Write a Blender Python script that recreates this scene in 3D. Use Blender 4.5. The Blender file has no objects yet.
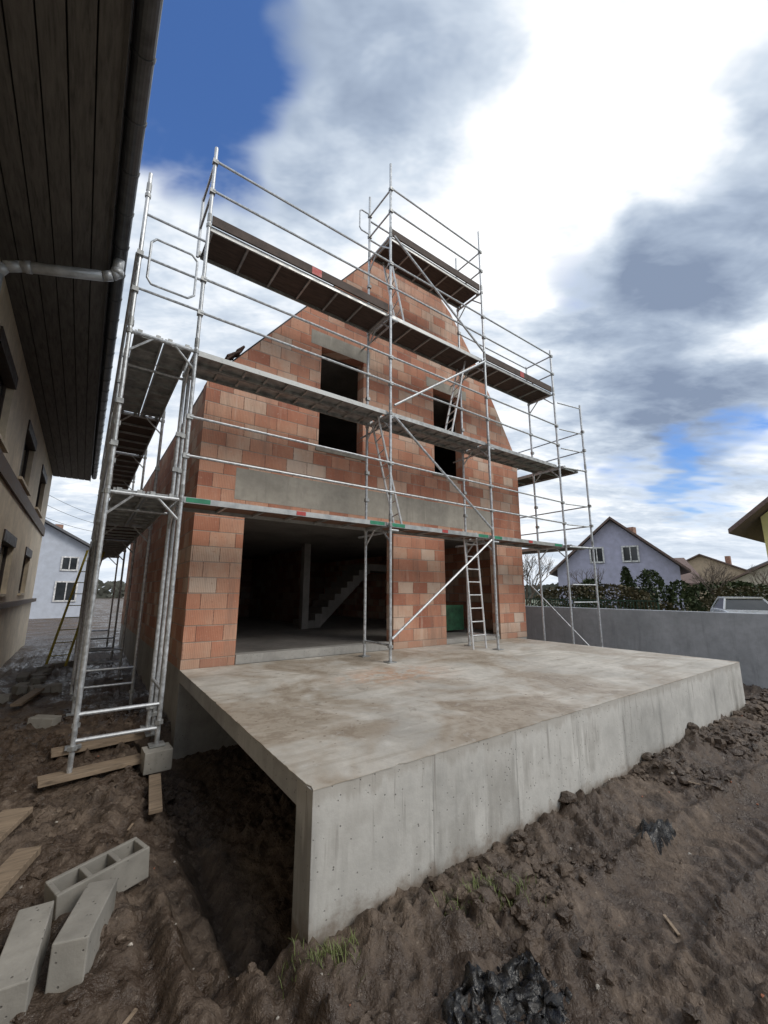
import bpy, math, random, bmesh
from mathutils import Vector, Matrix, noise
random.seed(7)
sc=bpy.context.scene
sc.view_settings.view_transform='Standard'
try: sc.view_settings.look='None'
except: pass
sc.view_settings.exposure=0

# ------------------------------------------------------------------ helpers
class M:
    def __init__(s): s.v=[];s.f=[]
    def add(s,vs,fs):
        o=len(s.v); s.v+= [tuple(v) for v in vs]; s.f+=[tuple(i+o for i in f) for f in fs]
    def box(s,x0,x1,y0,y1,z0,z1):
        s.add([(x0,y0,z0),(x1,y0,z0),(x1,y1,z0),(x0,y1,z0),(x0,y0,z1),(x1,y0,z1),(x1,y1,z1),(x0,y1,z1)],
              [(0,3,2,1),(4,5,6,7),(0,1,5,4),(1,2,6,5),(2,3,7,6),(3,0,4,7)])
    def obox(s,c,ax,ay,az,hx,hy,hz):
        c=Vector(c);ax=Vector(ax).normalized()*hx;ay=Vector(ay).normalized()*hy;az=Vector(az).normalized()*hz
        P=[c-ax-ay-az,c+ax-ay-az,c+ax+ay-az,c-ax+ay-az,c-ax-ay+az,c+ax-ay+az,c+ax+ay+az,c-ax+ay+az]
        s.add(P,[(0,3,2,1),(4,5,6,7),(0,1,5,4),(1,2,6,5),(2,3,7,6),(3,0,4,7)])
    def beam(s,p,q,w,h):
        p=Vector(p);q=Vector(q);d=(q-p);L=d.length;d.normalize()
        u=Vector((0,0,1)) if abs(d.z)<.95 else Vector((0,1,0))
        sd=d.cross(u).normalized();u=sd.cross(d).normalized()
        s.obox((p+q)/2,d,sd,u,L/2,w/2,h/2)
    def tube(s,p,q,r,n=8,r2=None,cap=True):
        p=Vector(p);q=Vector(q);d=(q-p)
        if d.length<1e-5:return
        d.normalize();u=Vector((0,0,1)) if abs(d.z)<.9 else Vector((1,0,0))
        a=d.cross(u).normalized();b=d.cross(a)
        r2=r if r2 is None else r2
        P=[p+(a*math.cos(t)+b*math.sin(t))*r for t in [2*math.pi*i/n for i in range(n)]]
        Q=[q+(a*math.cos(t)+b*math.sin(t))*r2 for t in [2*math.pi*i/n for i in range(n)]]
        F=[(i,(i+1)%n,(i+1)%n+n,i+n) for i in range(n)]
        if cap: F+=[tuple(range(n))[::-1],tuple(range(n,2*n))]
        s.add(P+Q,F)
    def path(s,pts,r,n=8):
        for a,b in zip(pts,pts[1:]): s.tube(a,b,r,n)
    def prism(s,poly,axis,a,b):
        n=len(poly)
        def mk(p,t):
            return {'x':(t,p[0],p[1]),'y':(p[0],t,p[1]),'z':(p[0],p[1],t)}[axis]
        s.add([mk(p,a) for p in poly]+[mk(p,b) for p in poly],
          [tuple(range(n)),tuple(range(n,2*n))[::-1]]+[(i,i+n,(i+1)%n+n,(i+1)%n) for i in range(n)])
    def obj(s,name,mat,parent=None,smooth=False,bevel=0,fixn=True):
        me=bpy.data.meshes.new(name);me.from_pydata(s.v,[],s.f);me.update()
        if fixn:
            bm=bmesh.new();bm.from_mesh(me);bmesh.ops.recalc_face_normals(bm,faces=bm.faces);bm.to_mesh(me);bm.free()
        o=bpy.data.objects.new(name,me);sc.collection.objects.link(o)
        if mat: me.materials.append(mat)
        if parent: o.parent=parent
        if smooth:
            for p in me.polygons:p.use_smooth=True
        if bevel:
            m=o.modifiers.new('b','BEVEL');m.width=bevel;m.segments=2;m.limit_method='ANGLE'
        return o
def empty(name):
    e=bpy.data.objects.new(name,None);sc.collection.objects.link(e);e.empty_display_size=.2;return e

# ------------------------------------------------------------------ node helpers
class NT:
    def __init__(s,tree): s.t=tree;s.n=tree.nodes;s.l=tree.links
    def new(s,t,**k):
        n=s.n.new(t)
        for a,b in k.items(): setattr(n,a,b)
        return n
    def put(s,inp,val):
        if val is None: return
        if isinstance(val,bpy.types.NodeSocket): s.l.new(val,inp)
        else: inp.default_value=val
    def math(s,op,a,b=None,c=None,clamp=False):
        n=s.new('ShaderNodeMath',operation=op);n.use_clamp=clamp
        s.put(n.inputs[0],a);s.put(n.inputs[1],b)
        if c is not None:s.put(n.inputs[2],c)
        return n.outputs[0]
    def vmath(s,op,a,b=None,scale=None):
        n=s.new('ShaderNodeVectorMath',operation=op)
        s.put(n.inputs[0],a)
        if b is not None:s.put(n.inputs[1],b)
        if scale is not None:s.put(n.inputs['Scale'],scale)
        return n.outputs['Value'] if op in('DOT_PRODUCT','LENGTH') else n.outputs[0]
    def noise(s,vec,scale,detail=4,rough=.5,dist=0,col=False):
        n=s.new('ShaderNodeTexNoise')
        s.put(n.inputs['Vector'],vec);n.inputs['Scale'].default_value=scale;n.inputs['Detail'].default_value=min(detail,4)
        n.inputs['Roughness'].default_value=rough;n.inputs['Distortion'].default_value=dist
        return n.outputs['Color'] if col else n.outputs[0]
    def ramp(s,fac,stops,interp='LINEAR'):
        n=s.new('ShaderNodeValToRGB');s.put(n.inputs[0],fac);cr=n.color_ramp;cr.interpolation=interp
        while len(cr.elements)<len(stops):cr.elements.new(.5)
        for e,(p,c) in zip(cr.elements,stops):
            e.position=p;e.color=(c[0],c[1],c[2],1) if hasattr(c,'__len__') else (c,c,c,1)
        return n.outputs[0]
    def mix(s,fac,a,b,mode='MIX'):
        n=s.new('ShaderNodeMix',data_type='RGBA',blend_type=mode)
        s.put(n.inputs[0],fac)
        for i,v in((6,a),(7,b)):
            if isinstance(v,tuple) and len(v)==3:v=(*v,1)
            s.put(n.inputs[i],v)
        return n.outputs[2]
    def mr(s,v,a,b,c=0,d=1,smooth=True):
        n=s.new('ShaderNodeMapRange');n.interpolation_type='SMOOTHSTEP' if smooth else 'LINEAR'
        s.put(n.inputs[0],v)
        for i,x in zip((1,2,3,4),(a,b,c,d)):n.inputs[i].default_value=x
        return n.outputs[0]
    def sep(s,v):
        n=s.new('ShaderNodeSeparateXYZ');s.put(n.inputs[0],v);return n.outputs
    def comb(s,x,y,z=0.):
        n=s.new('ShaderNodeCombineXYZ')
        for i,v in enumerate((x,y,z)):s.put(n.inputs[i],v)
        return n.outputs[0]
def mat(name):
    m=bpy.data.materials.new(name);m.use_nodes=True
    t=NT(m.node_tree);b=t.n['Principled BSDF'];return m,t,b
def bump(t,b,h,strength=.5,dist=.01):
    n=t.new('ShaderNodeBump');n.inputs['Strength'].default_value=strength;n.inputs['Distance'].default_value=dist
    t.put(n.inputs['Height'],h);t.l.new(n.outputs[0],b.inputs['Normal'])
def pos(t): return t.new('ShaderNodeTexCoord').outputs['Object']

def simple(name,col,rough=.7,metal=0,var=.25,scale=8,bmp=0,bd=.004):
    m,t,b=mat(name);p=pos(t)
    n=t.noise(p,scale,3,.6)
    lo=tuple(c*(1-var*1.6) for c in col);hi=tuple(min(1,c*(1+var*1.6)) for c in col)
    t.l.new(t.ramp(n,[(.3,lo),(.7,hi)]),b.inputs['Base Color'])
    b.inputs['Metallic'].default_value=metal
    t.l.new(t.mr(n,.3,.7,max(0,rough-.12),min(1,rough+.12)),b.inputs['Roughness'])
    if bmp: bump(t,b,n,bmp,bd)
    return m

def brick_mat(name,L=.375,H=.225,dark=1.):
    m,t,b=mat(name);p=pos(t);x,y,z=t.sep(p)[0:3]
    u=t.math('ADD',x,y)
    zz=t.math('DIVIDE',t.math('ADD',z,.24),H)
    row=t.math('FLOOR',zz)
    rr=t.new('ShaderNodeTexWhiteNoise',noise_dimensions='1D');t.put(rr.inputs['W'],row)
    off=t.math('ADD',t.math('MULTIPLY',t.math('MODULO',row,2.),.5),t.math('MULTIPLY',rr.outputs['Value'],.25))
    uu=t.math('ADD',t.math('DIVIDE',u,L),off)
    col=t.math('FLOOR',uu)
    fu=t.math('FRACT',uu);fz=t.math('FRACT',zz)
    wn=t.new('ShaderNodeTexWhiteNoise',noise_dimensions='2D');t.put(wn.inputs['Vector'],t.comb(col,row))
    rnd=wn.outputs['Value']
    wn2=t.new('ShaderNodeTexWhiteNoise',noise_dimensions='2D');t.put(wn2.inputs['Vector'],t.comb(t.math('ADD',col,37.),row))
    eu=t.math('MULTIPLY',t.math('MINIMUM',fu,t.math('SUBTRACT',1.,fu)),L)
    ez=t.math('MULTIPLY',t.math('MINIMUM',fz,t.math('SUBTRACT',1.,fz)),H)
    spl=t.noise(p,22,4,.65)
    chip=t.math('MULTIPLY',t.math('SUBTRACT',spl,.5),.014)
    mu=t.mr(t.math('ADD',eu,chip),.002,.006);mz=t.mr(t.math('ADD',ez,chip),.004,.010)
    face=t.math('MULTIPLY',mu,mz)
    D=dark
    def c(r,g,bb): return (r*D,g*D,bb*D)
    st2=t.noise(t.vmath('MULTIPLY',p,(1.4,1.4,1.1)),1.0,5,.65)
    tone=t.math('ADD',t.math('MULTIPLY',rnd,.85),t.math('MULTIPLY',t.math('SUBTRACT',st2,.40),1.0))
    base=t.ramp(tone,[(0,c(.36,.14,.09)),(.2,c(.47,.20,.125)),(.45,c(.56,.27,.175)),(.68,c(.60,.34,.235)),(.85,c(.63,.44,.33)),(1,c(.66,.52,.42))])
    gr=t.math('SINE',t.math('MULTIPLY',u,2*math.pi/.024))
    grm=t.math('MULTIPLY',t.mr(gr,.2,1,0,.38),t.mr(wn2.outputs['Value'],.2,.5,.35,1))
    base=t.mix(grm,base,c(.25,.10,.065))
    base=t.mix(t.mr(spl,.58,.75,0,.5),base,c(.66,.56,.47))
    base=t.mix(t.mr(spl,.42,.28,0,.5),base,c(.30,.12,.08))
    jn=t.mix(mu,c(.20,.10,.07),t.mix(st2,c(.26,.17,.13),c(.54,.46,.39)))
    fin=t.mix(face,jn,base)
    strk=t.noise(t.vmath('MULTIPLY',p,(3.5,3.5,.35)),1.5,5,.65)
    fin=t.mix(t.mr(strk,.5,.72,0,.45),fin,c(.26,.17,.135))
    fin=t.mix(t.mr(strk,.42,.25,0,.4),fin,c(.68,.54,.44))
    ft=t.mr(t.math('ADD',z,t.math('MULTIPLY',strk,-.6)),.45,.9,.55,0)
    fin=t.mix(ft,fin,c(.34,.22,.16))
    t.l.new(fin,b.inputs['Base Color']);b.inputs['Roughness'].default_value=.88
    hgt=t.math('ADD',face,t.math('ADD',t.math('MULTIPLY',gr,.08),t.math('MULTIPLY',rnd,.5)))
    bump(t,b,hgt,.7,.008)
    return m

def concrete_mat(name,col=(.42,.41,.385),joints=0,mud=0.,dark=.4,pits=True):
    m,t,b=mat(name);p=pos(t);x,y,z=t.sep(p)[0:3]
    n1=t.noise(p,1.2,5,.65);n2=t.noise(p,9,5,.65)
    lo=tuple(c*(1-dark) for c in col);hi=tuple(min(1,c*1.25) for c in col)
    base=t.ramp(n1,[(.28,lo),(.5,col),(.72,hi)])
    base=t.mix(t.mr(n2,.4,.7,0,.3),base,tuple(c*.6 for c in col))
    h=n2
    if not mud:
        strk=t.noise(t.vmath('MULTIPLY',p,(5,5,.5)),1.6,5,.65)
        base=t.mix(t.mr(strk,.52,.72,0,.4),base,tuple(c*.55 for c in col))
        base=t.mix(t.mr(strk,.4,.25,0,.4),base,tuple(min(1,c*1.4) for c in col))
    if joints:
        q=t.math('DIVIDE',x,joints);fr=t.math('FRACT',q)
        e=t.math('MULTIPLY',t.math('MINIMUM',fr,t.math('SUBTRACT',1.,fr)),joints)
        wn=t.new('ShaderNodeTexWhiteNoise',noise_dimensions='1D');t.put(wn.inputs['W'],t.math('FLOOR',q))
        base=t.mix(.26,base,t.ramp(wn.outputs['Value'],[(0,tuple(c*.55 for c in col)),(1,tuple(min(1,c*1.35) for c in col))]))
        e2=t.math('ADD',e,t.math('MULTIPLY',t.math('SUBTRACT',n2,.5),.02))
        j=t.mr(e2,.001,.006,.5,1)
        seep=t.mr(e,.0,.09,.6,0)
        base=t.mix(t.math('MULTIPLY',seep,t.mr(strk,.35,.6)),base,tuple(c*.4 for c in col))
        base=t.mix(j,tuple(c*.35 for c in col),base)
        # cloudy damp patches
        base=t.mix(t.math('MULTIPLY',t.mr(n1,.5,.6,0,.45),t.mr(strk,.35,.55)),base,(.27,.255,.23))
        zt=t.math('ADD',z,t.math('MULTIPLY',t.math('SUBTRACT',n2,.5),.35))
        base=t.mix(t.mr(zt,.02,.17,.75,0),base,(.17,.125,.09))
        top=t.mr(t.math('ADD',z,t.math('MULTIPLY',t.math('SUBTRACT',strk,.5),.8)),.50,.70,0,.5)
        base=t.mix(top,base,(.60,.585,.55))
        edge=t.mr(t.math('ADD',z,t.math('MULTIPLY',t.math('SUBTRACT',strk,.5),.25)),.66,.72,0,.45)
        base=t.mix(edge,base,(.34,.31,.27))
        dr=t.noise(t.vmath('MULTIPLY',p,(14,14,.9)),1.5,3,.6)
        base=t.mix(t.math('MULTIPLY',t.mr(dr,.58,.68,0,.6),t.mr(z,.2,.7)),base,(.22,.2,.18))
    if pits:
        v=t.new('ShaderNodeTexVoronoi');t.put(v.inputs['Vector'],p);v.inputs['Scale'].default_value=24
        pt=t.math('MULTIPLY',t.mr(v.outputs['Distance'],.07,.16,1,0),t.mr(n1,.38,.52))
        base=t.mix(t.math('MULTIPLY',pt,.8),base,tuple(c*.25 for c in col));h=t.math('SUBTRACT',h,pt)
    if mud:
        mn=t.noise(p,.9,5,.68,.6);mm=t.noise(p,5,5,.72,.4)
        base=t.mix(t.mr(mn,.42,.6,0,mud),base,(.34,.265,.185))
        base=t.mix(t.math('MULTIPLY',t.mr(mn,.52,.62),t.mr(mm,.42,.6,0,.6)),base,(.22,.165,.115))
        dd=t.vmath('LENGTH',t.vmath('MULTIPLY',t.vmath('SUBTRACT',p,(2.3,2.3,.76)),(1,1.7,1)))
        base=t.mix(t.math('MULTIPLY',t.mr(dd,.2,1.3,.65,0),t.mr(mm,.38,.6)),base,(.52,.27,.14))
        cr=t.noise(t.vmath('MULTIPLY',p,(.6,4,1)),2.2,5,.6)
        base=t.mix(t.mr(cr,.5,.68,0,.35),base,(.27,.225,.17))
        base=t.mix(t.mr(mm,.55,.72,0,.4),base,(.62,.60,.56))
        base=t.mix(t.mr(mm,.42,.30,0,.5),base,(.25,.21,.165))
        v=t.new('ShaderNodeTexVoronoi');t.put(v.inputs['Vector'],p);v.inputs['Scale'].default_value=9
        sp=t.math('MULTIPLY',t.mr(t.math('ADD',v.outputs['Distance'],t.math('MULTIPLY',mm,.2)),.16,.22,1,0),t.mr(mn,.43,.53,0,.75))
        base=t.mix(sp,base,(.16,.115,.08))
        t.l.new(t.mr(mn,.4,.65,.8,.5),b.inputs['Roughness'])
    else: b.inputs['Roughness'].default_value=.8
    t.l.new(base,b.inputs['Base Color'])
    bump(t,b,h,.5,.01)
    return m

def mud_mat():
    m,t,b=mat('mud');p=pos(t)
    n1=t.noise(p,.7,4,.6,.3);n2=t.noise(p,6,5,.7);n3=t.noise(p,38,4,.7)
    c=t.ramp(n2,[(.28,(.034,.023,.016)),(.45,(.085,.060,.043)),(.6,(.15,.110,.080)),(.75,(.24,.188,.145))])
    c=t.mix(t.mr(n1,.44,.6,0,.6),c,(.055,.036,.025))
    c=t.mix(t.mr(n1,.44,.3,0,.5),c,(.225,.175,.132))
    c=t.mix(t.mr(n3,.57,.72,0,.55),c,(.30,.245,.195))
    c=t.mix(t.mr(n3,.43,.28,0,.65),c,(.022,.014,.01))
    px=t.sep(p)
    far=t.mr(px[0],9.6,11.5)
    c=t.mix(far,c,t.ramp(n2,[(.3,(.05,.07,.025)),(.7,(.11,.13,.05))]))
    t.l.new(c,b.inputs['Base Color'])
    wet=t.math('MULTIPLY',t.mr(n1,.42,.54),t.mr(n2,.65,.4))
    t.l.new(t.mr(wet,0,1,.7,.2,False),b.inputs['Roughness'])
    b.inputs['Specular IOR Level'].default_value=.5
    h=t.math('ADD',n2,t.math('MULTIPLY',n3,.45))
    bump(t,b,h,1.,.035)
    return m

def wood_mat(name,col,sc_=(1,1,1)):
    m,t,b=mat(name);p=t.vmath('MULTIPLY',pos(t),sc_)
    n=t.noise(p,5,5,.65,.3)
    c=t.ramp(n,[(.25,tuple(x*.45 for x in col)),(.5,col),(.7,tuple(x*1.3 for x in col))])
    t.l.new(c,b.inputs['Base Color']);b.inputs['Roughness'].default_value=.75;return m

BR=brick_mat('clay_block')
BRD=brick_mat('clay_block_shaded',dark=.45)  # same block with its colours darkened, painting in the dim interior
CON=concrete_mat('concrete_front',col=(.53,.52,.49),joints=.87)
CONT=concrete_mat('concrete_slab_top',col=(.54,.51,.455),mud=.6,dark=.28,pits=False)
CONP=concrete_mat('concrete_plain',col=(.36,.35,.33))
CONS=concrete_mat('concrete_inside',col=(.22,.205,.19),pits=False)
CONW=concrete_mat('concrete_boundary',col=(.40,.42,.445),dark=.15,pits=False)
LINT=concrete_mat('lintel_concrete',col=(.36,.335,.29),dark=.3,pits=False)
MUD=mud_mat()
STEEL=simple('galvanised_steel',(.50,.52,.54),.42,.55,.2,20)
STEELD=simple('steel_deck',(.36,.37,.37),.5,.5,.25,10)
PLY=wood_mat('deck_plywood',(.16,.085,.055),(1,6,1))
PLYD=wood_mat('deck_plywood_dark',(.075,.052,.042),(1,6,1))
WOOD=wood_mat('weathered_board',(.27,.205,.145),(1,7,4))
YEL=simple('yellow_ladder_paint',(.50,.42,.08),.5,0,.2)
BLOCK=concrete_mat('cement_block',col=(.31,.295,.265),dark=.4)
DARKR=simple('roof_membrane',(.035,.033,.035),.7,0,.3,6)
GREEN=simple('green_paint',(.03,.25,.14),.5,0,.15)
RED=simple('red_paint',(.42,.055,.05),.5,0,.15)

# ------------------------------------------------------------------ ground
def ss(a,b,x):
    t=max(0,min(1,(x-a)/(b-a)));return t*t*(3-2*t)
def trk(x): return -1.0-.06*(x-3)+.1*math.sin(x*.5)
def gh(x,y):
    n=noise.noise
    v=Vector((x,y,0))
    z=.05*n(v*.6)
    near=1-ss(10,25,math.hypot(x,y))
    clod=noise.fractal(v*3.1+Vector((5,1,0)),.8,2.1,4)
    rid=abs(noise.fractal(v*6.5+Vector((1,9,3)),.75,2.2,4))
    lumps=max(0,n(v*1.1+Vector((3,7,1)))+.3)
    dz=near*(.05*clod+.10*rid*(.4+lumps))
    dz+=near*.026*noise.fractal(v*19,.7,2,3)*(.5+lumps)
    cy=trk(x);k=0
    for o_ in (0,1.35):
        dd=(y-cy+o_)
        if abs(dd)<.36 and x>1.2:
            k=ss(1.2,2.2,x)*(1-ss(9,10,x));e=1-ss(.19,.27,abs(dd))
            tr=math.sin((x+abs(dd)*.9)*2*math.pi/.17);tr=max(-.6,min(.6,tr))/.6
            dz=dz*(1-.82*k*e)+k*e*(-.045+.020*tr*(.6+.8*abs(n(v*2))))
            dz+=k*.045*math.exp(-((abs(dd)-.29)/.05)**2)
    z+=dz
    d=ss(-.55,-.08,x)*(1-ss(7.2,7.5,x))*ss(.02,.35,y)*(1-ss(4.1,4.6,y))
    z-=.40*d
    if y<.2 and x>-.5:
        bank=math.exp(-((y+.12+.05*math.sin(x*2))/.28)**2)
        z+=bank*(.02+.11*ss(1,3,x)*(.45+1.1*abs(n(v*2.3))))*(1-ss(8,10,x))
    z+=.08*math.exp(-((x-7.8)**2+(y+.1)**2)/.5)
    if x<.2:
        for rx,w,dp in ((-.42,.08,.10),(-.68,.07,.07),(-.14,.07,.07)):
            cx=rx+.06*math.sin(y*1.3+rx*9);k=(1-ss(1.6,2.4,y))
            z-=dp*math.exp(-((x-cx)/w)**2)*k; z+=.55*dp*math.exp(-((x-cx-.13)/w)**2)*k
            z+=.012*math.sin((y+.3*x)*2*math.pi/.10)*math.exp(-((x-cx)/.09)**2)*k
    return z
def graded(near0,near1,st,far,growth):
    a=[];x=near0
    while x<=near1:a.append(x);x+=st
    s=st;x=a[-1]
    while x<far:
        s=min(s*growth,60);x+=s;a.append(x)
    s=st;x=a[0];b=[]
    while x>-far:
        s=min(s*growth,60);x-=s;b.append(x)
    return b[::-1]+a
gx=graded(-2.0,5.4,.025,500,1.05);gy=graded(-1.8,3.6,.025,500,1.05)
g=M();nx=len(gx)
g.v=[(x,y,gh(x,y)) for y in gy for x in gx]
g.f=[(j*nx+i,j*nx+i+1,(j+1)*nx+i+1,(j+1)*nx+i) for j in range(len(gy)-1) for i in range(nx-1)]
g.obj('ground',MUD,smooth=True,fixn=False)

# ------------------------------------------------------------------ terrace
P=.759;TW=7.36;BX=.075
ter=empty('concrete_terrace')
m=M();m.box(0,TW,0,.2,-.5,P-.008);m.obj('front_wall',CON,ter)
m=M();m.box(TW-.2,TW-.002,.203,4.0,-.5,.60);m.obj('side_wall',CON,ter)
m=M();m.prism([(.008,.202),(TW-.004,.202),(TW-.004,4.17),(BX+.004,4.17)],'z',.603,P-.006);m.obj('slab',CONP,ter)
m=M();rr_=random.Random(3);pl_=[]
def edge(a,b,n_,nx_,ny_):
    for i in range(n_):
        u=i/n_;w=.004+rr_.uniform(-.004,.003)-(.012 if rr_.random()<.04 else 0)
        pl_.append((a[0]+(b[0]-a[0])*u+nx_*w,a[1]+(b[1]-a[1])*u+ny_*w))
edge((0,0),(TW,0),150,0,-1);edge((TW,0),(TW,4.172),60,1,0);edge((TW,4.172),(BX,4.172),4,0,0);edge((BX,4.172),(0,0),90,-1,0)
m.prism(pl_,'z',P-.0055,P);m.obj('trowelled_surface',CONT,ter)

# ------------------------------------------------------------------ brick house
house=empty('brick_house_under_construction')
Y0=4.18;T=.22;W_=7.82;X0=.075
prof=[(X0,5.03),(3.88,9.84),(4.5,9.42),(5.5,8.62),(6.4,7.5),(7.1,6.45),(W_,5.25)]
def top(x):
    for a,b in zip(prof,prof[1:]):
        if a[0]<=x<=b[0]: return a[1]+(b[1]-a[1])*(x-a[0])/(b[0]-a[0])
    return prof[-1][1]
openings=[(.80,3.72,P+.14,3.10),(5.10,6.84,P+.10,3.10),(2.02,2.97,4.36,6.37),(4.86,5.76,4.40,6.40)]
xs=sorted(set([W_]+[o[0] for o in openings]+[o[1] for o in openings]+[p[0] for p in prof]))
m=M()
for a,b in zip(xs,xs[1:]):
    c=(a+b)/2;cuts=sorted([(o[2],o[3]) for o in openings if o[0]<c<o[1]])
    z=P
    def pr(z0,z1a,z1b):
        m.prism([(a,z0),(b,z0),(b,z1b),(a,z1a)],'y',Y0,Y0+T)
    for z0,z1 in cuts:
        if z0>z+.01 and z0>1.0: pr(z,z0,z0)
        z=z1
    pr(z,top(a),top(b))
m.obj('front_gable_wall',BR,house)
m=M();m.box(X0,X0+T,Y0+T+.001,14.6,P,4.96);m.obj('left_wall',BR,house)
m=M();m.box(W_-T,W_,Y0+T+.001,14.6,P,5.2);m.obj('right_wall',BR,house)
m=M()
m.box(X0+T+.001,5.0,14.38,14.6,P,4.9);m.box(5.0,5.34,14.38,14.6,P,1.0);m.box(5.0,5.34,14.38,14.6,2.9,4.9);m.box(5.34,W_-T-.001,14.38,14.6,P,4.9)
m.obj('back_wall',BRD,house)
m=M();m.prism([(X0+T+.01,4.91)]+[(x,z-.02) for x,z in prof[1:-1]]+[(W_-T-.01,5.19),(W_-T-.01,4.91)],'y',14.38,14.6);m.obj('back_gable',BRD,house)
m=M();m.box(X0+.01,W_-.01,Y0+.01,14.59,-.9,P-.01);m.obj('foundation',CONP,house)
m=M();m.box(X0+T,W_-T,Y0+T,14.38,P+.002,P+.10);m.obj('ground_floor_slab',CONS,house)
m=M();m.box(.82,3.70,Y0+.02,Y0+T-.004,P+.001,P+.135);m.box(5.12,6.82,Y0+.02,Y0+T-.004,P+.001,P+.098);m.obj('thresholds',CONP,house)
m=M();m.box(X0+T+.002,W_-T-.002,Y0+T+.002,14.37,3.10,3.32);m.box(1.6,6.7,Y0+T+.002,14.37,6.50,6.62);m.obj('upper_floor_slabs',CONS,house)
m=M();m.box(.62,6.68,Y0-.004,Y0-.0015,3.22,3.73)
m.box(1.80,3.12,Y0-.004,Y0-.0015,6.372,6.66);m.box(4.66,5.95,Y0-.004,Y0-.0015,6.402,6.64)
m.box(1.96,3.03,Y0-.03,Y0+T*.9,4.30,4.357);m.box(4.80,5.82,Y0-.03,Y0+T*.9,4.34,4.397)
m.obj('concrete_lintels',LINT,house)
m=M();m.box(3.62,3.80,8.0,8.2,P+.102,3.098);m.obj('column',CONS,house)
m=M();n=10
for i in range(n):
    x0=3.95+i*.2;m.box(x0,x0+.2,8.3,9.3,P+.10+i*.18+(-.12 if i else 0),P+.10+(i+1)*.18)
m.prism([(4.0,P+.1),(4.3,P+.1),(5.95,2.42),(5.95,2.66)],'y',8.295,9.305)
m.box(5.96,7.55,8.3,9.3,2.45,2.66);m.obj('staircase',CONS,house)
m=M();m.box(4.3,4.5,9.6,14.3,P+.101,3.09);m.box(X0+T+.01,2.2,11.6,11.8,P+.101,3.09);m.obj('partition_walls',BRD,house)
m=M()
rp=[(X0+.06,prof[0][1]+.07)]+prof[1:]
for (a,za),(b,zb) in zip(rp,rp[1:]):
    m.prism([(a,za+.01),(b,zb+.01),(b,zb+.07),(a,za+.07)],'y',Y0+.10,14.6)
m.obj('roof_membrane',DARKR,house)
m=M()
for k in range(12):
    x=.2+k*.035+random.uniform(-.03,.03);m.obox((x,Y0+.14+random.uniform(-.08,.08),top(x)+.12+random.uniform(0,.05)),(1,0,random.uniform(.5,1.3)),(0,1,0),(-1,0,1),.08,.1,.012)
m.obj('loose_tiles',simple('old_tile',(.10,.06,.045),.8),house)
# safety barrier inside the right-hand opening
m=M()
m.box(5.3,6.7,5.2,5.24,P+.15,P+.75)
m.obj('green_safety_net',simple('green_net',(.03,.10,.05),.8,0,.3),house)

# ------------------------------------------------------------------ scaffolding
S=empty('facade_scaffolding')
tub=M();rail=M();cpl=M();alu=M();ply=M();plyd=M();std=M();lad=M();grn=M();redm=M()
R=.0242
LV=[2.92,4.86,6.76,8.42]
YO,YI=3.05,3.77
XS=[-.30,2.80,5.33,7.92]
def standard(x,y,z0,z1):
    tub.tube((x,y,z0),(x,y,z1),R,10)
    cpl.tube((x,y,z0),(x,y,z0+.22),.017,8);cpl.box(x-.075,x+.075,y-.075,y+.075,z0-.008,z0+.004)
    cpl.tube((x,y,z0+.2),(x,y,z0+.24),.045,6)
    for L in LV:
        if L<z1:
            cpl.tube((x,y,L-.07),(x,y,L-.02),.034,8);cpl.tube((x,y,L+.02),(x,y,L+.14),.029,8)
        for q in(.5,1.0):
            if L+q<z1: cpl.box(x-.035,x+.035,y-.045,y+.02,L+q-.03,L+q+.03)
tops=[8.02,10.02,9.98,7.93]
for i,(x,t_) in enumerate(zip(XS,tops)):
    z0=.215 if i==0 else P+.012
    if i==3: z0=.1
    standard(x,YO,z0,t_)
    ti=[5.0,9.9,9.8,6.9][i]
    standard(x,YI,z0 if i in(0,3) else P+.012,ti)
    for L in LV:
        if L<=ti+.1:
            tub.tube((x,YO,L-.045),(x,YI,L-.045),.022);
            rail.tube((x,YO,L-.32),(x,YO+.28,L-.05),.014,6);rail.tube((x,YI,L-.32),(x,YI-.28,L-.05),.014,6)
def endguard(x,L):
    for q in(.5,1.0): rail.tube((x,YO,L+q),(x,YI,L+q),.017)
    rail.tube((x,YI,L),(x,YI,L+1.05),.022)
endguard(-.30,LV[2]);endguard(7.92,LV[2]);endguard(2.80,LV[3]);endguard(5.33,LV[3])
rail.path([(2.80,YI,LV[3]+1.05),(2.60,YI,LV[3]+1.05),(2.56,YI,LV[3]+1.0),(2.56,YI,LV[3]+.62),(2.60,YI,LV[3]+.57),(2.80,YI,LV[3]+.57)],.014)
for i in range(3):
    for k,L in enumerate(LV):
        if k==3 and i!=1: continue
        for q in(.5,1.0):
            rail.tube((XS[i],YO-.035,L+q),(XS[i+1],YO-.035,L+q),.0175,8)
rail.tube((XS[0],YO,.75),(XS[0],YI,.75),.018)
rail.tube((XS[1],YO,P+.25),(XS[1],YI,P+.25),.018);rail.tube((XS[2],YO,P+.25),(XS[2],YI,P+.25),.018)
rail.tube((XS[1],YO-.045,P+.35),(XS[2]-.1,YO-.045,LV[0]-.1),.021)
rail.tube((XS[1]+.05,YO-.045,LV[1]-.1),(XS[2]-.05,YO-.045,LV[0]+.1),.021)
rail.tube((XS[1]+.05,YO-.045,LV[1]+.1),(XS[2]-.05,YO-.045,LV[2]-.1),.021)
rail.tube((XS[1]+.05,YO-.045,LV[3]-.05),(XS[2]-.05,YO-.045,LV[2]+.1),.021)
rail.tube((XS[1],YI,LV[3]+.9),(XS[2],YI,LV[3]+.9),.0175);rail.tube((XS[1],YI,LV[3]+.45),(XS[2],YI,LV[3]+.45),.0175)
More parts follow.
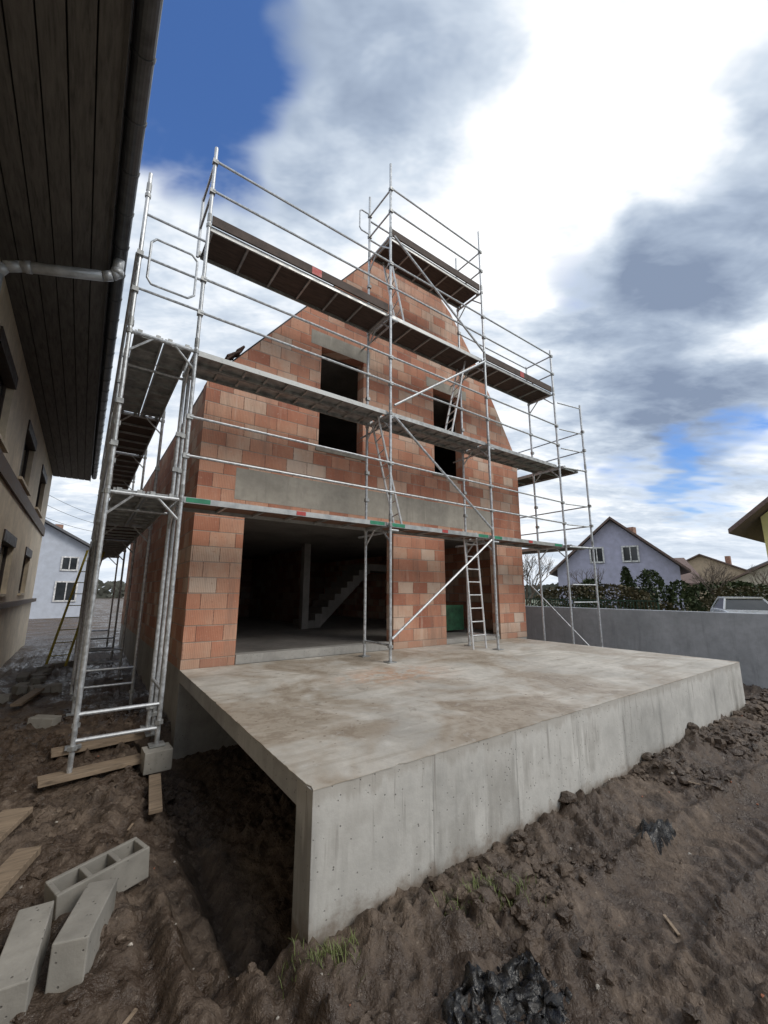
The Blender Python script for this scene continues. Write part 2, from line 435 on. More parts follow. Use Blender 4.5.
rail.tube((XS[2],YI,LV[2]+1.0),(XS[3],YI,LV[2]+1.0),.016)
for x in XS[1:3]:
    for L in LV[:3]: rail.tube((x+.12,YO,L-.12),(x+.12,Y0-.001,L-.12),.018);rail.tube((x-.02,YO,L-.12),(x+.16,YO,L-.12),.018)
def deck(x0,x1,y0,y1,z,kind,axis='x'):
    def B(mm,a0,a1,b0,b1,c0,c1):
        if axis=='x': mm.box(a0,a1,b0,b1,c0,c1)
        else: mm.box(b0,b1,a0,a1,c0,c1)
    a0,a1,b0,b1=(x0,x1,y0,y1) if axis=='x' else (y0,y1,x0,x1)
    w=(b1-b0-.02)/2
    n_=2 if kind=='steel' else 1
    if n_==1:w=b1-b0
    for k in range(n_):
        c0=b0+k*(w+.02);c1=c0+w
        fr={'steel':std,'ply':alu,'dark':alu}[kind]
        B(fr,a0+.03,a1-.03,c0,c0+.022,z-.06,z+.012);B(fr,a0+.03,a1-.03,c1-.022,c1,z-.06,z+.012)
        pn={'steel':std,'ply':ply,'dark':plyd}[kind]
        B(pn,a0+.035,a1-.035,c0+.023,c1-.023,z-.012,z+.004)
        q=a0+.05
        while q<a1:
            B(fr,q,q+.03,c0+.024,c1-.024,z-.045,z-.0135);q+=.31 if kind=='steel' else .5
        for e in(a0,a1-.03): B(fr,e,e+.03,c0+.03,c0+.08,z-.06,z+.014);B(fr,e,e+.03,c1-.08,c1-.03,z-.06,z+.014)
kinds=['ply','steel','dark','dark']
for k,L in enumerate(LV):
    for i in range(3):
        if k==3 and i!=1: continue
        deck(XS[i],XS[i+1],YO+.05,YI-.05,L,kinds[k])
for i,k in((0,2),(2,2),(1,3)):
    plyd.box(XS[i]+.04,XS[i+1]-.04,YO+.012,YO+.04,LV[k]+.016,LV[k]+.16)
for i in range(3):
    for a in (XS[i]+.06,XS[i+1]-.36):
        grn.box(a,a+.28,YO+.045,YO+.0485,LV[0]-.05,LV[0]+.005)
    redm.box((XS[i]+XS[i+1])/2-.06,(XS[i]+XS[i+1])/2+.08,YO+.045,YO+.0485,LV[0]-.05,LV[0]+.005)
redm.box(1.25,1.42,YO+.008,YO+.0115,LV[2]+.02,LV[2]+.15);redm.box(6.6,6.74,YO+.008,YO+.0115,LV[2]+.02,LV[2]+.15)
def ladder(p,q,wv,n_=7,r=.014,tgt=None):
    tgt=tgt or lad
    p=Vector(p);q=Vector(q);w=Vector(wv)
    tgt.tube(p,q,r,6);tgt.tube(p+w,q+w,r,6)
    for k in range(1,n_+1):
        a=p.lerp(q,k/(n_+1));tgt.tube(a,a+w,.012,6)
ladder((4.95,YI-.45,P),(4.95,YI-.30,LV[0]+.1),(.36,0,0),8,.02)
ladder((3.20,YO+.2,LV[0]),(2.72,YO+.3,LV[1]+.1),(.1,.33,0),8,.02)
ladder((4.45,YO+.2,LV[1]),(5.05,YO+.3,LV[2]),(.1,.33,0),8,.02)
ladder((3.3,YO+.2,LV[2]),(2.98,YO+.3,LV[3]),(.1,.33,0),7,.02)
# ---- left side run
YS=[3.05,5.75,8.3,10.9,13.5]
XA,XB=-.30,-1.03
for i,y in enumerate(YS):
    tA=7.9 if i==0 else 5.95;tB=7.05 if i==0 else 6.0
    z0=.10 if i==0 else .03
    if i: standard(XA,y,z0,tA)
    standard(XB,y,z0,tB)
    for L in LV[:2]:
        tub.tube((XA,y,L-.045),(XB,y,L-.045),.022)
        rail.tube((XA,y,L-.3),(XA-.25,y,L-.05),.014,6);rail.tube((XB,y,L-.3),(XB+.25,y,L-.05),.014,6)
    for z in (.38,.62): rail.tube((XA,y,z),(XB,y,z),.02)
    rail.tube((XA,y,5.85),(XB,y,5.85),.016);rail.tube((XA,y,5.4),(XB,y,5.4),.016)
standard(-.24,3.80,.12,4.9);standard(XB+.02,3.80,.12,6.2)
for z in (.45,LV[0]-.1,LV[1]-.1): tub.tube((XB+.02,3.80,z),(-.24,3.80,z),.02)
rail.tube((XB,3.05,.5),(XB,5.75,2.6),.018)
for i in range(4):
    for L in LV[:2]:
        deck(XB+.05,XA-.05,YS[i],YS[i+1],L,'steel' if (i==0) else 'dark','y')
        for q in(.5,1.0): rail.tube((XB-.03,YS[i],L+q),(XB-.03,YS[i+1],L+q),.0175)
    if i%2==1: rail.tube((XB-.05,YS[i],.3),(XB-.05,YS[i+1],LV[0]-.1),.02)
pts=[(-.93,3.0,6.05),(-.93,3.0,5.55),(-.88,3.0,5.48),(-.47,3.0,5.48),(-.40,3.0,5.55),(-.40,3.0,6.05),(-.47,3.0,6.12),(-.88,3.0,6.12),(-.93,3.0,6.05)]
rail.path(pts,.014)
rail.tube((XB,3.05,6.45),(XA,3.05,6.45),.016)
# ---- right side run
XC,XD=8.02,8.80
YR=[3.02,5.5,8.0,10.6]
for i,y in enumerate(YR):
    if i: standard(XC,y,.03,6.9)
    standard(XD,y-.15,.03,6.6 if i==0 else 7.0)
    for L in LV[:2]:
        tub.tube((XC,y,L-.045),(XD,y-.15,L-.045),.022)
    for z in (1.6,2.0,3.4,3.9,5.3,5.8,6.5): rail.tube((XC,y,z),(XD,y-.15,z),.015)
for i in range(3):
    for L in LV[:2]:
        deck(XC+.05,XD-.05,YR[i],YR[i+1],L,'dark','y')
        for q in(.5,1.0): rail.tube((XD+.03,YR[i]-.1,L+q),(XD+.03,YR[i+1]-.1,L+q),.0165)
    rail.tube((XD+.03,YR[i],.4),(XD+.03,YR[i+1],2.8),.0165)
tub.obj('standards',STEEL,S);rail.obj('guard_rails_and_braces',STEEL,S);cpl.obj('couplers_and_base_plates',STEELD,S)
alu.obj('deck_frames',simple('aluminium',(.40,.41,.41),.45,.5,.15),S);ply.obj('deck_boards',PLY,S);plyd.obj('dark_deck_boards',PLYD,S)
std.obj('steel_decks',STEELD,S);lad.obj('access_ladders',simple('ladder_aluminium',(.66,.67,.68),.4,.3,.1),S)
grn.obj('green_markings',GREEN,S);redm.obj('red_markings',RED,S)

# ------------------------------------------------------------------ left neighbour building
NB=empty('neighbouring_house')
PL=concrete_mat('old_render',col=(.68,.58,.44),dark=.2,pits=False)
XN=-2.5
wins=[(2.0,3.4,1.75,3.0),(5.0,6.6,1.75,3.0),(8.6,10.4,1.75,3.0),(12.6,14.2,1.75,3.0),(1.5,3.2,4.2,5.5),(5.2,7.0,4.2,5.5),(9.2,11.0,4.2,5.5),(13.2,15.0,4.2,5.5)]
ys=sorted(set([-6,17]+[w[0] for w in wins]+[w[1] for w in wins]))
m=M()
for a,b in zip(ys,ys[1:]):
    c=(a+b)/2;z=-1.
    for w in sorted([w for w in wins if w[0]<c<w[1]],key=lambda w:w[2]):
        m.box(XN-.25,XN,a,b,z,w[2]);z=w[3]
    m.box(XN-.25,XN,a,b,z,6.08)
m.obj('plaster_wall',PL,NB)
m=M();m.box(-9,XN-.251,-6,17,-1,6.08);m.obj('inner_volume',simple('dark_interior',(.02,.02,.02),.9),NB)
m=M();f2=M();f3=M()
for a,b,z0,z1 in wins:
    m.box(XN-.16,XN-.13,a+.06,b-.06,z0+.06,z1-.06)
    for (p0,p1,q0,q1) in((a,a+.07,z0,z1),(b-.07,b,z0,z1),(a+.071,b-.071,z0,z0+.07),(a+.071,b-.071,z1-.07,z1),((a+b)/2-.04,(a+b)/2+.04,z0+.071,z1-.071)):
        f2.box(XN-.18,XN-.10,p0,p1,q0,q1)
    f2.box(XN-.12,XN+.03,a,b,z1-.22,z1)
    f3.box(XN-.2,XN+.07,a-.08,b+.08,z0-.06,z0-.001)
gl,t,b=mat('window_glass');b.inputs['Roughness'].default_value=.08
t.l.new(t.ramp(t.noise(pos(t),1.2,3),[(.3,(.02,.025,.03)),(.7,(.06,.065,.07))]),b.inputs['Base Color'])
m.obj('window_glass',gl,NB);f2.obj('window_frames',simple('brown_frame',(.05,.035,.028),.6),NB);f3.obj('window_sills',PL,NB)
m=M();m.box(XN+.001,XN+.05,-6,17,3.75,4.05);m.box(XN+.001,XN+.12,-6,17,1.45,1.56);m.obj('string_courses',simple('brown_band',(.12,.085,.065),.7),NB)
m=M();x=XN
SOF=wood_mat('soffit_board',(.115,.108,.10),(6,.6,1))
while x<-1.36:
    m.box(x,x+.18,-6,17.3,6.085,6.11);x+=.194
m.obj('soffit_boards',SOF,NB)
m=M();m.box(-9.3,-1.365,-6,17.3,6.112,6.14);m.obj('soffit_backing',simple('black_gap',(.01,.01,.01),.9),NB)
m=M();m.box(-1.362,-1.335,-6,17.31,6.06,6.32);m.obj('fascia',simple('dark_fascia',(.055,.05,.045),.6),NB)
m=M();m.prism([(-1.34,6.33),(-1.25,6.33),(-5.2,9.4),(-9.3,6.4),(-9.2,6.33)],'y',-6,17.4);m.obj('roof',simple('tile_roof',(.09,.05,.04),.8),NB)
m=M();seg=10;rg=.088;gxc,gzc=-1.238,6.25
pp=[(gxc+rg*math.cos(a),gzc+rg*math.sin(a)) for a in [math.pi+math.pi*i/seg for i in range(seg+1)]]
pi_=[(gxc+(rg-.006)*math.cos(a),gzc+(rg-.006)*math.sin(a)) for a in [2*math.pi-math.pi*i/seg for i in range(seg+1)]]
m.prism(pp+pi_,'y',-6,17.3)
GUT=simple('zinc_gutter',(.10,.105,.11),.4,.4,.2,6)
m.obj('gutter',GUT,NB,smooth=False)
m=M();y=-5.5
while y<17: m.prism([(gxc+(rg+.008)*math.cos(a),gzc+(rg+.008)*math.sin(a)) for a in [math.pi+math.pi*i/seg for i in range(seg+1)]],'y',y,y+.03);y+=.6
m.obj('gutter_brackets',GUT,NB)
m=M();pth=[(gxc,3.75,6.2),(gxc,3.75,5.98),(gxc-.05,3.76,5.92),(gxc-.15,3.78,5.88),(-2.2,3.95,5.72),(-2.34,3.97,5.66),(-2.40,3.98,5.55),(-2.40,3.98,.2)]
m.path(pth,.065,12);m.tube((gxc,3.75,5.95),(gxc,3.75,6.02),.075,12);m.tube((-2.1,3.93,5.74),(-2.16,3.94,5.73),.075,12)
m.obj('downpipe',simple('zinc_pipe',(.50,.52,.54),.4,.3,.15,6),NB,smooth=True)

# ------------------------------------------------------------------ boundary wall, fence
m=M();m.box(9.5,9.7,-8,45,-.3,1.43);m.obj('boundary_wall',CONW,None,bevel=.01)
m=M();y=3.2
while y<12: m.box(13.0,13.05,y,y+.05,-.1,1.66);y+=2.5
y=3.2
while y<12: m.box(13.01,13.02,y,y+.025,.1,1.58);y+=.1
m.box(13.0,13.03,3.2,12,1.56,1.60);m.obj('green_fence',simple('fence_green',(.02,.05,.03),.5,0,.2))

# ------------------------------------------------------------------ distant houses
def vhouse(name,c,dirv,w,dp,ze,zr,wallm,roofm,wins=(),over=.5):
    e=empty(name)
    d=Vector((dirv[0],dirv[1],0)).normalized();nrm=Vector((-d.y,d.x,0))
    c=Vector((c[0],c[1],0))
    def pt(a,bk,z): return c+d*a+nrm*bk+Vector((0,0,z))
    hw=w/2
    q=M()
    P1=[pt(-hw,0,0),pt(hw,0,0),pt(hw,0,ze),pt(0,0,zr),pt(-hw,0,ze)]
    P2=[p+nrm*dp for p in P1]
    q.add(P1+P2,[(0,1,2,3,4),(9,8,7,6,5)]+[(i,i+5,(i+1)%5+5,(i+1)%5) for i in range(5)])
    q.obj('walls',wallm,e)
    r=M();sl=(zr-ze)/hw
    for s_ in(-1,1):
        A=[pt(s_*(hw+over),-over,ze-over*sl+.05),pt(0,-over,zr+.05),pt(0,dp+over,zr+.05),pt(s_*(hw+over),dp+over,ze-over*sl+.05)]
        r.add(A+[a+Vector((0,0,.16)) for a in A],[(0,1,2,3),(4,7,6,5),(0,4,5,1),(1,5,6,2),(2,6,7,3),(3,7,4,0)])
    r.obj('roof',roofm,e)
    ch=M();cc=pt(hw*.4,dp*.5,zr-.3);ch.box(cc.x-.25,cc.x+.25,cc.y-.25,cc.y+.25,zr-1.4,zr+.1);ch.obj('chimney',simple('chim',(.3,.17,.12),.8),e)
    g_=M();fr=M()
    for (a,z,ww,hh) in wins:
        g_.obox(pt(a,-.02,z),d,nrm,(0,0,1),ww/2,.02,hh/2)
        for (aa,zz,sx,sz) in((a-ww/2,z,.05,hh/2+.05),(a+ww/2,z,.05,hh/2+.05),(a,z-hh/2,ww/2,.05),(a,z+hh/2,ww/2,.05),(a,z,.03,hh/2)):
            fr.obox(pt(aa,-.05,zz),d,nrm,(0,0,1),sx,.03,sz)
    if wins: g_.obj('windows',gl,e);fr.obj('window_frames',simple('white_frame',(.7,.7,.7),.5),e)
    return e
LAV=simple('lavender_render',(.46,.46,.60),.8,0,.08,3)
RB=simple('brown_tiles',(.16,.11,.095),.8,0,.25,12);RG=simple('grey_tiles',(.15,.15,.16),.8,0,.2,12)
vhouse('lavender_house',(27.9,11.3),(.43,-.90),7.2,10,3.5,6.75,LAV,RB,[(-1.0,4.4,.8,1.0),(1.0,4.4,.9,1.0),(-2.2,1.6,.9,1.2),(1.5,1.6,1.6,1.2)])
vhouse('beige_house',(44,13),(.9,.5),12,9,2.6,4.9,simple('beige_render',(.5,.42,.3),.8,0,.08,3),RB,[(-2,1.5,1,1.1),(2,1.5,1,1.1)])
vhouse('cream_house',(48,7),(.2,-.97),8,9,2.5,4.6,simple('cream_render',(.55,.5,.42),.8,0,.08,3),RB,[(-2,1.5,1,1.1),(2,1.5,1,1.1)])
vhouse('tan_house',(60,16),(.2,-.97),12,9,3.4,6.4,simple('tan_render',(.45,.35,.25),.8,0,.08,3),RB,[(-2,1.5,1,1.1),(2,1.5,1,1.1)])
vhouse('grey_house',(62,10),(.2,-.97),10,9,3.0,5.4,simple('grey_render',(.5,.5,.48),.8,0,.08,3),RG,[(-2,1.5,1,1.1),(2,1.5,1,1.1)])
vhouse('yellow_house',(17.5,-3.25),(0,-1),9.4,11,4.4,8.2,simple('yellow_render',(.70,.62,.27),.8,0,.06,3),RB,[(-3,2.5,1,1.2),(0,2.5,1.2,1.2)],over=.75)
vhouse('white_house',(-4.6,34),(1,0.05),8.6,10,4.5,6.9,simple('pale_blue_render',(.52,.56,.64),.8,0,.06,3),RG,[(2.6,1.8,1.2,1.3),(2.6,3.7,.9,.9),(0,1.8,1.2,1.3)])

# ------------------------------------------------------------------ car
car=empty('parked_car')
PAINT=simple('white_car_paint',(.78,.78,.79),.25,0,.03,3,0)
def carbuild(cx,cy,ang,zo=0):
    R_=Matrix.Translation((cx,cy,zo))@Matrix.Rotation(ang,4,'Z')
    def tr(mm): mm.v=[tuple(R_@Vector(v)) for v in mm.v];return mm
    prof_=[(-2.1,.35),(-2.12,.75),(-1.95,.92),(-1.0,1.0),(1.75,1.0),(2.05,.92),(2.1,.4)]
    b_=M();b_.prism(prof_,'y',-.87,.87);tr(b_).obj('body',PAINT,car,bevel=.06)
    c_=M()
    lo=[(-1.05,-.80,.99),(1.75,-.80,.99),(1.75,.80,.99),(-1.05,.80,.99)];hi=[(-.35,-.62,1.42),(1.2,-.62,1.42),(1.2,.62,1.42),(-.35,.62,1.42)]
    c_.add(lo+hi,[(0,1,5,4),(1,2,6,5),(2,3,7,6),(3,0,4,7),(0,3,2,1),(4,5,6,7)]);tr(c_).obj('cabin_glass',gl,car,bevel=.02)
    r_=M();r_.box(-.37,1.22,-.64,.64,1.42,1.50)
    for l,h_ in zip(lo,hi): r_.beam((l[0],l[1]*1.01,l[2]),(h_[0],h_[1]*1.01,h_[2]),.08,.07)
    tr(r_).obj('roof',PAINT,car,bevel=.02)
    w_=M()
    for wx in(-1.35,1.3):
        for wy in(-.89,.70): w_.tube((wx,wy,.32),(wx,wy+.19,.32),.32,18)
    tr(w_).obj('wheels',simple('tyre',(.02,.02,.02),.8),car)
    l_=M()
    for wy in(-.68,.45): l_.box(-2.13,-2.05,wy,wy+.25,.68,.82)
    tr(l_).obj('headlights',simple('lamp',(.7,.7,.7),.2),car)
carbuild(21.8,3.35,math.radians(24),.17)

# ------------------------------------------------------------------ vegetation
def leafmat(name,a,b_):
    m,t,b=mat(name);n=t.noise(pos(t),2.5,4,.6)
    t.l.new(t.ramp(n,[(.3,a),(.7,b_)]),b.inputs['Base Color']);b.inputs['Roughness'].default_value=.7;return m
LEAF=leafmat('evergreen',(.03,.045,.018),(.09,.12,.05));LEAF2=leafmat('hedge_brown',(.07,.06,.03),(.15,.125,.07))
def bush(name,x,y,rx,ry,h,mt,n=1600,conic=False):
    m=M()
    for k in range(n):
        u=random.random()**.5;a=random.uniform(0,2*math.pi);z=random.random()
        prof2=(1-z)**.6 if conic else math.sqrt(max(0.02,1-(2*z-.9)**2/1.25))
        nn=.75+.45*noise.noise(Vector((math.cos(a)*1.5+x,math.sin(a)*1.5+y,z*3)))
        rr=(.55+.45*u)*prof2*nn
        c=Vector((x+rx*rr*math.cos(a),y+ry*rr*math.sin(a),.05+z*h*(.9+.15*nn)))
        d1=Vector((random.uniform(-1,1),random.uniform(-1,1),random.uniform(-1,1))).normalized();d2=d1.cross(Vector((random.random(),random.random(),1))).normalized()
        s_=random.uniform(.05,.11)*max(1,rx*.8)
        m.add([c-d1*s_,c+d2*s_*.6,c+d1*s_,c-d2*s_*.6],[(0,1,2,3)])
    m.tube((x,y,-.1),(x,y,h*.6),.07,6,.02)
    return m.obj(name,mt,fixn=False)
for i,(x,y,rx,h) in enumerate([(20.0,8.9,.9,2.4),(20.9,7.5,.9,3.0),(21.3,6.6,.9,2.8),(21.5,5.5,.9,2.3)]): bush('evergreen_bush',x,y,rx,rx,h,LEAF,conic=(i in(1,)))
bush('garden_hedge',19.5,8.6,.8,4.6,2.1,LEAF2,5000);bush('garden_hedge',32,6.5,2,4,2.4,LEAF,3000);bush('garden_hedge',27,4.6,1.2,2.6,2.1,LEAF2,2000)
def baretree(name,x,y,h,seed):
    rnd=random.Random(seed);m=M()
    def br(p,d,L,r,dep):
        q=p+d*L;m.tube(p,q,r,5 if dep>1 else 6,r*.62,cap=False)
        if dep>=5:return
        for k in range(3):
            nd=(d+Vector((rnd.uniform(-1,1),rnd.uniform(-1,1),rnd.uniform(-.2,.7)))*.75).normalized()
            br(q if k else p.lerp(q,.75),nd,L*rnd.uniform(.62,.85),r*.6,dep+1)
    br(Vector((x,y,-.1)),Vector((rnd.uniform(-.08,.08),rnd.uniform(-.08,.08),1)),h*.28,h*.02,0)
    return m.obj(name,BARK,fixn=False)
BARK=wood_mat('bark',(.13,.10,.075))
baretree('bare_tree',18.5,11.6,4.6,1);baretree('bare_tree',21.0,14.5,5,2);baretree('bare_tree',22.3,10.4,3.8,3);baretree('bare_tree',25,18,5.5,4)
baretree('bare_tree',31,6.5,4.4,5);baretree('bare_tree',38,9.2,5,6);baretree('bare_tree',40,6.0,4.6,8)
m=M()
for k in range(9000):
    a=random.uniform(0,2*math.pi);d=random.uniform(130,150)
    hh=4.5+2.5*noise.noise(Vector((math.cos(a)*9,math.sin(a)*9,0)))
    z=random.random()*hh;s_=random.uniform(.6,1.3)
    c=Vector((d*math.cos(a),d*math.sin(a),z));t1=Vector((-math.sin(a),math.cos(a),random.uniform(-.5,.5)))*s_;t2=Vector((0,random.uniform(-.3,.3),1))*s_*.8
    m.add([c-t1,c-t2,c+t1,c+t2],[(0,1,2,3)])
m.obj('distant_trees',leafmat('far_trees',(.05,.055,.045),(.09,.09,.07)),fixn=False)
m=M()
for (cx,cy,rad,n_) in [(.02,-.14,.08,90),(.10,-.19,.08,60),(.95,-.30,.13,240),(1.12,-.36,.12,160),(.8,-.26,.10,90),(-.10,-.05,.06,30)]:
    for k in range(n_):
        x=cx+random.gauss(0,rad*.6);y=cy+random.gauss(0,rad*.5);z=gh(x,y)-.008
        a=random.uniform(0,6.28);L=random.uniform(.02,.075);ln=random.uniform(.2,1.2)*L;w=.0024
        dx,dy=math.cos(a),math.sin(a)
        p0=Vector((x,y,z));p1=p0+Vector((dx*ln*.4,dy*ln*.4,L*.6));p2=p0+Vector((dx*ln,dy*ln,L))
        s_=Vector((-dy,dx,0))*w
        m.add([p0-s_,p0+s_,p1+s_*.8,p1-s_*.8,p2],[(0,1,2,3),(3,2,4)])
m.obj('grass_tufts',leafmat('grass',(.08,.11,.03),(.19,.22,.08)),fixn=False)

# ------------------------------------------------------------------ rubble
def ico(m,c,r,sq,seed):
    c=Vector(c);vs=[]
    for v in ICO[0]:
        q=v*(1+.55*noise.noise(v*1.6+Vector((seed,0,0)))+.25*noise.noise(v*4+Vector((seed,3,0))))
        vs.append(c+Vector((q.x*r,q.y*r*sq[0],q.z*r*sq[1])))
    m.add(vs,ICO[1])
bm=bmesh.new();bmesh.ops.create_icosphere(bm,subdivisions=2,radius=1);bm.verts.ensure_lookup_table()
ICO=([v.co.copy() for v in bm.verts],[tuple(v.index for v in f.verts) for f in bm.faces]);bm.free()
m=M();st=M();bk=M()
def ontrack(x,y): return x>1.4 and (abs(y-trk(x))<.27)
for k in range(6200):
    x=random.uniform(-2.2,8.5);y=random.uniform(-2.2,6)
    if random.random()<.65 and x>0: y=-abs(random.gauss(0,.45))-.03
    if x>-.1 and x<7.65 and y>-.02: continue
    if noise.noise(Vector((x*1.2,y*1.2,4)))<-.12: continue
    r=min(.095,.006+random.expovariate(1/.016))
    if ontrack(x,y) and (r>.012 or random.random()<.7): continue
    ico(m,(x,y,gh(x,y)+r*.1),r,(random.uniform(.6,1),random.uniform(.45,.85)),k)
for k in range(380):
    x=random.uniform(-2,8.5);y=random.uniform(-2.2,4)
    if x>-.1 and x<7.65 and y>-.02: continue
    r=random.uniform(.004,.013)
    ico(st if random.random()<.8 else bk,(x,y,gh(x,y)+r*.4),r,(random.uniform(.6,1),random.uniform(.4,.8)),k+.5)
m.obj('mud_clods',MUD,smooth=False);st.obj('gravel_stones',simple('pale_stone',(.36,.33,.29),.8,0,.3,3))
bk.obj('brick_fragments',simple('brick_bits',(.30,.12,.07),.85,0,.3,5))
m=M()
for (x,y,a,L) in [(1.75,-.98,.9,.13),(-1.0,1.4,.4,.12),(-.6,1.9,1.1,.14),(3.6,-.5,2.0,.12),(-.75,.2,.7,.07)]:
    z=gh(x,y)+.018;d=Vector((math.cos(a),math.sin(a),.06));m.beam(Vector((x,y,z))-d*L/2,Vector((x,y,z))+d*L/2,.016,.006)
m.obj('wood_splinters',WOOD)
m=M();nn=70
def psh(u,v):
    x=.20+u*.80;y=-1.0+v*.47+.05*math.sin(u*5)
    e=min(u,1-u,v,1-v)*(1+.9*noise.noise(Vector((u*4,v*4,7))));q=Vector((u*8,v*6,1))
    return (x+.04*noise.noise(q*2),y+.04*noise.noise(q*2+Vector((9,0,0))),gh(x,y)-.045+ss(0,.3,e)*(.045+.05*abs(noise.noise(q))+.04*abs(noise.noise(q*3.1))+.015*noise.noise(q*7)))
m.v=[psh(i/(nn-1),j/(nn-1)) for j in range(nn) for i in range(nn)]
m.f=[(j*nn+i,j*nn+i+1,(j+1)*nn+i+1,(j+1)*nn+i) for j in range(nn-1) for i in range(nn-1)]
pm,t,b=mat('black_plastic');nz=t.noise(pos(t),30,5,.7);t.l.new(t.ramp(nz,[(.4,(.006,.006,.007)),(.62,(.02,.018,.017)),(.78,(.10,.075,.055))]),b.inputs['Base Color']);t.l.new(t.mr(nz,.4,.7,.12,.6),b.inputs['Roughness']);bump(t,b,nz,.8,.01)
m.obj('black_soil_clump',pm,smooth=True,fixn=False)
m=M();nn=20
m.v=[(2.35+i/(nn-1)*.5,-.68+j/(nn-1)*.22,gh(2.35+i/(nn-1)*.5,-.68+j/(nn-1)*.22)-.015+ss(0,.3,min(i/(nn-1),1-i/(nn-1),j/(nn-1),1-j/(nn-1)))*(.03+.03*abs(noise.noise(Vector((i*.5,j*.5,3)))))) for j in range(nn) for i in range(nn)]
m.f=[(j*nn+i,j*nn+i+1,(j+1)*nn+i+1,(j+1)*nn+i) for j in range(nn-1) for i in range(nn-1)]
m.obj('black_soil_clump',pm,smooth=True,fixn=False)  # dark soil clump that borrows the black plastic material

# ------------------------------------------------------------------ concrete blocks and boards
def blk(name,c,a,L,W,H,hollow=False,tilt=0):
    m=M();ca,sa=math.cos(a),math.sin(a);ax=Vector((ca,sa,tilt));ay=Vector((-sa,ca,0));az=ax.normalized().cross(ay)
    c=Vector(c)
    if not hollow:
        m.obox(c,ax,ay,az,L/2,W/2,H/2)
    else:
        t_=.028
        for s_ in(-1,1): m.obox(c+ay*s_*(W/2-t_/2),ax,ay,az,L/2,t_/2,H/2)
        for q in(-1,-.33,.33,1): m.obox(c+ax.normalized()*q*(L/2-t_/2),ax,ay,az,t_/2,W/2-t_-.0005,H/2-.001)
    return m.obj(name,BLOCK,bevel=.006)
blk('concrete_block',(-1.165,.66,.07),math.radians(83),.50,.15,.20,False,.04)
blk('concrete_block',(-.915,.72,.08),math.radians(72),.48,.15,.20,False,-.05)
blk('hollow_concrete_block',(-.84,1.18,.06),math.radians(18),.50,.20,.18,True,.06)
blk('concrete_block',(-.30,2.98,.10),math.radians(2),.26,.24,.20)
def board(name,p,q,w,h,mt=WOOD):
    m=M();m.beam(p,q,w,h);m.obj(name,mt,bevel=.003)
board('wooden_plank',(-1.26,3.02,.085),(-.42,3.10,.09),.2,.04);board('wooden_plank',(-1.2,3.85,.08),(-.15,3.92,.10),.18,.05)
board('wooden_plank',(-1.56,1.8,.10),(-1.34,2.4,.11),.2,.04);board('wooden_plank',(-1.40,1.25,.09),(-1.22,1.75,.08),.14,.05)
board('wooden_plank',(-.44,1.9,.05),(-.36,2.6,.07),.10,.03)
board('wooden_plank',(-1.75,6.6,.08),(-1.5,7.8,.1),.14,.04)
m=M();ladder((-1.62,10.6,0),(-1.12,11.6,2.9),(.38,.1,0),9,.03,m);m.obj('yellow_ladder',YEL)
for k in range(14):
    x=random.uniform(-2.1,-1.2);y=random.uniform(5,11)
    blk('rubble_block',(x,y,.05),random.uniform(0,3),random.uniform(.15,.4),.18,.16,False,random.uniform(-.3,.3))
cb=empty('overhead_cables');m=M()
for (z0,z1,x1) in ((6.9,6.5,-.2),(6.3,6.0,-.5),(7.4,7.0,0)):
    pr_=None
    for i in range(13):
        u=i/12;q=Vector((-4+u*4.5+x1,26+u*8,z0+(z1-z0)*u-.5*4*u*(1-u)*.6))
        if pr_: m.tube(pr_,q,.012,4)
        pr_=q
m.obj('cable',simple('cable_black',(.02,.02,.02),.6),cb)

# ------------------------------------------------------------------ world
w=bpy.data.worlds.new("World");sc.world=w;w.use_nodes=True
try: w.cycles.sampling_method='MANUAL';w.cycles.sample_map_resolution=512
except: pass
t=NT(w.node_tree);bg=t.n['Background']
sky=t.new('ShaderNodeTexSky',sky_type='NISHITA');sky.sun_disc=False
SE=math.radians(42);SR=math.radians(152)
sky.sun_elevation=SE;sky.sun_rotation=SR;sky.air_density=1.2;sky.dust_density=1.0
D=t.vmath('NORMALIZE',t.new('ShaderNodeTexCoord').outputs['Generated'])
x,y,z=t.sep(D)[0:3]
den=t.math('ADD',t.math('MAXIMUM',z,0.),.18)
pl=t.comb(t.math('DIVIDE',x,den),t.math('DIVIDE',y,den),0.)
rot=t.new('ShaderNodeVectorRotate',rotation_type='Z_AXIS');t.put(rot.inputs['Vector'],pl);rot.inputs['Angle'].default_value=math.radians(35)
pls=t.vmath('MULTIPLY',rot.outputs[0],(1.0,1.7,1))
wv=t.vmath('SCALE',t.vmath('SUBTRACT',t.noise(pls,1.8,3,.6,col=True),(.5,.5,.5)),scale=.5)
Dw=t.vmath('NORMALIZE',t.vmath('ADD',D,t.vmath('MULTIPLY',wv,(.8,.8,.5))))
def blob(c,rin,rout,amp=1):
    c=Vector(c).normalized()
    return t.mr(t.vmath('DOT_PRODUCT',Dw,tuple(c)),math.cos(math.radians(rout)),math.cos(math.radians(rin)),0,amp)
n1=t.noise(pls,1.5,4,.6,.25);n2=t.noise(pls,5,4,.7,.2)
fb=t.math('ADD',t.math('MULTIPLY',n1,.65),t.math('MULTIPLY',n2,.35))
def add(*a):
    r=a[0]
    for q in a[1:]: r=t.math('ADD',r,q)
    return r
blue=add(blob((.0,.56,.83),3,15,.44),blob((-.2,.35,.9),6,24,.42),blob((.70,.37,.61),1,7,.16),blob((.94,.25,.22),2,8,.22),blob((.9,.36,.25),1,7,.2),blob((.02,.9,.4),3,12,.10))
cover=t.math('SUBTRACT',add(fb,.22),blue)
cov=t.mr(cover,.30,.62)
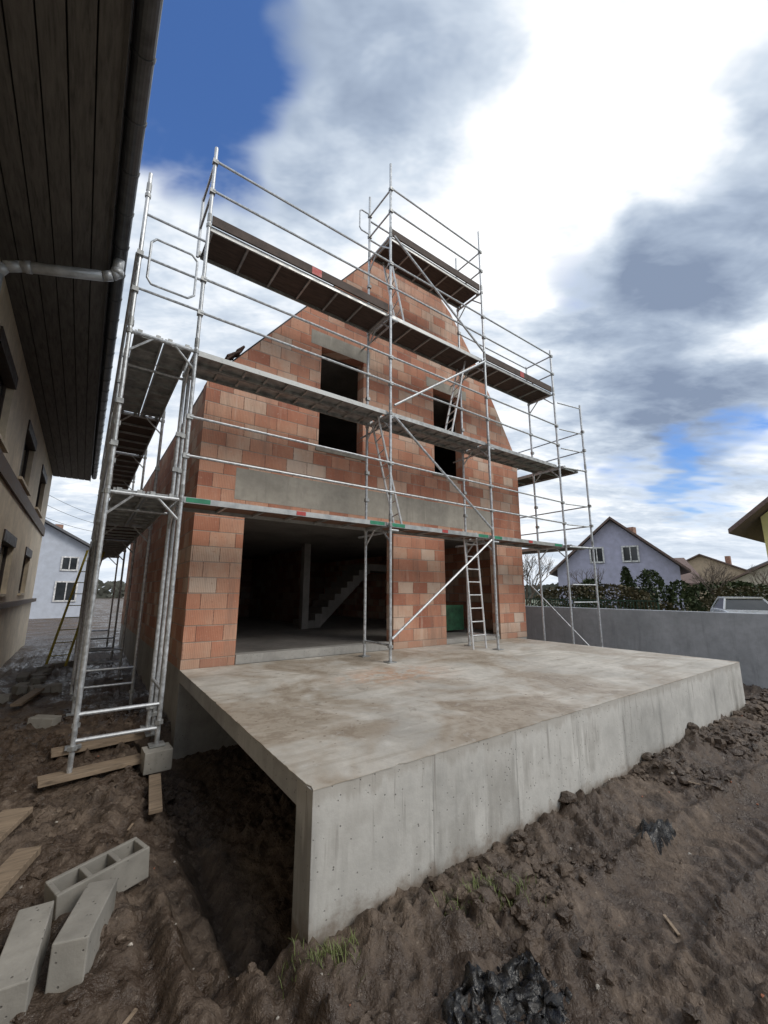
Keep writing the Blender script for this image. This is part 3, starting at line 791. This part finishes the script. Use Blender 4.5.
dark=add(blob((.28,.38,.88),3,15,.44),blob((.80,.20,.56),2,9,.28),blob((.76,.06,.64),2,10,.32),blob((.72,.33,.55),2,9,.26),blob((.86,.30,.42),3,13,.26),blob((.93,.26,.34),2,7,.26),blob((.3,.5,.75),2,10,.10),blob((.12,.6,.78),2,9,.14))
brt=add(blob((.50,.38,.78),4,22,.30),blob((.66,.2,.74),2,9,.2),blob((.9,.12,.42),2,9,.2))
tone=add(t.math('MULTIPLY',t.math('SUBTRACT',fb,.5),-2.1),t.math('MULTIPLY',dark,-1.15),brt,.66)
cc=t.ramp(tone,[(0,(.21,.265,.37)),(.3,(.35,.42,.53)),(.58,(.57,.64,.73)),(.9,(.98,.99,1.))])
cc=t.vmath('SCALE',cc,scale=12.0)
skyc=t.mix(1.,sky.outputs[0],(.75,1.1,1.7),'MULTIPLY')
haze=t.mr(z,.0,.22,.6,0)
full=t.mix(cov,skyc,cc)
full=t.mix(haze,full,(8.0,8.8,9.8))
t.l.new(full,bg.inputs['Color']);bg.inputs['Strength'].default_value=.1

# ------------------------------------------------------------------ sun
sl=bpy.data.lights.new('sun','SUN');sl.energy=1.5;sl.angle=math.radians(24);sl.color=(1,.94,.85)
so=bpy.data.objects.new('sun',sl);sc.collection.objects.link(so)
sd=Vector((math.sin(SR)*math.cos(SE),math.cos(SR)*math.cos(SE),math.sin(SE)))
so.rotation_euler=(-sd).to_track_quat('-Z','Y').to_euler()

# ------------------------------------------------------------------ camera
f=410.8;th=math.radians(11.08);ro=math.radians(.22);hd=math.radians(35.87)
fw=Vector((math.sin(hd)*math.cos(th),math.cos(hd)*math.cos(th),math.sin(th)))
rt=Vector((math.cos(hd),-math.sin(hd),0));up=rt.cross(fw)
r2=rt*math.cos(ro)+up*math.sin(ro);u2=-rt*math.sin(ro)+up*math.cos(ro)
cam=bpy.data.cameras.new('camera');co=bpy.data.objects.new('camera',cam);sc.collection.objects.link(co)
cam.sensor_fit='VERTICAL';cam.sensor_height=36;cam.lens=f/1024*36;cam.clip_start=.05;cam.clip_end=2000
co.matrix_world=Matrix((( r2.x,u2.x,-fw.x,-1.138),(r2.y,u2.y,-fw.y,-2.218),(r2.z,u2.z,-fw.z,1.806),(0,0,0,1)))
sc.camera=co
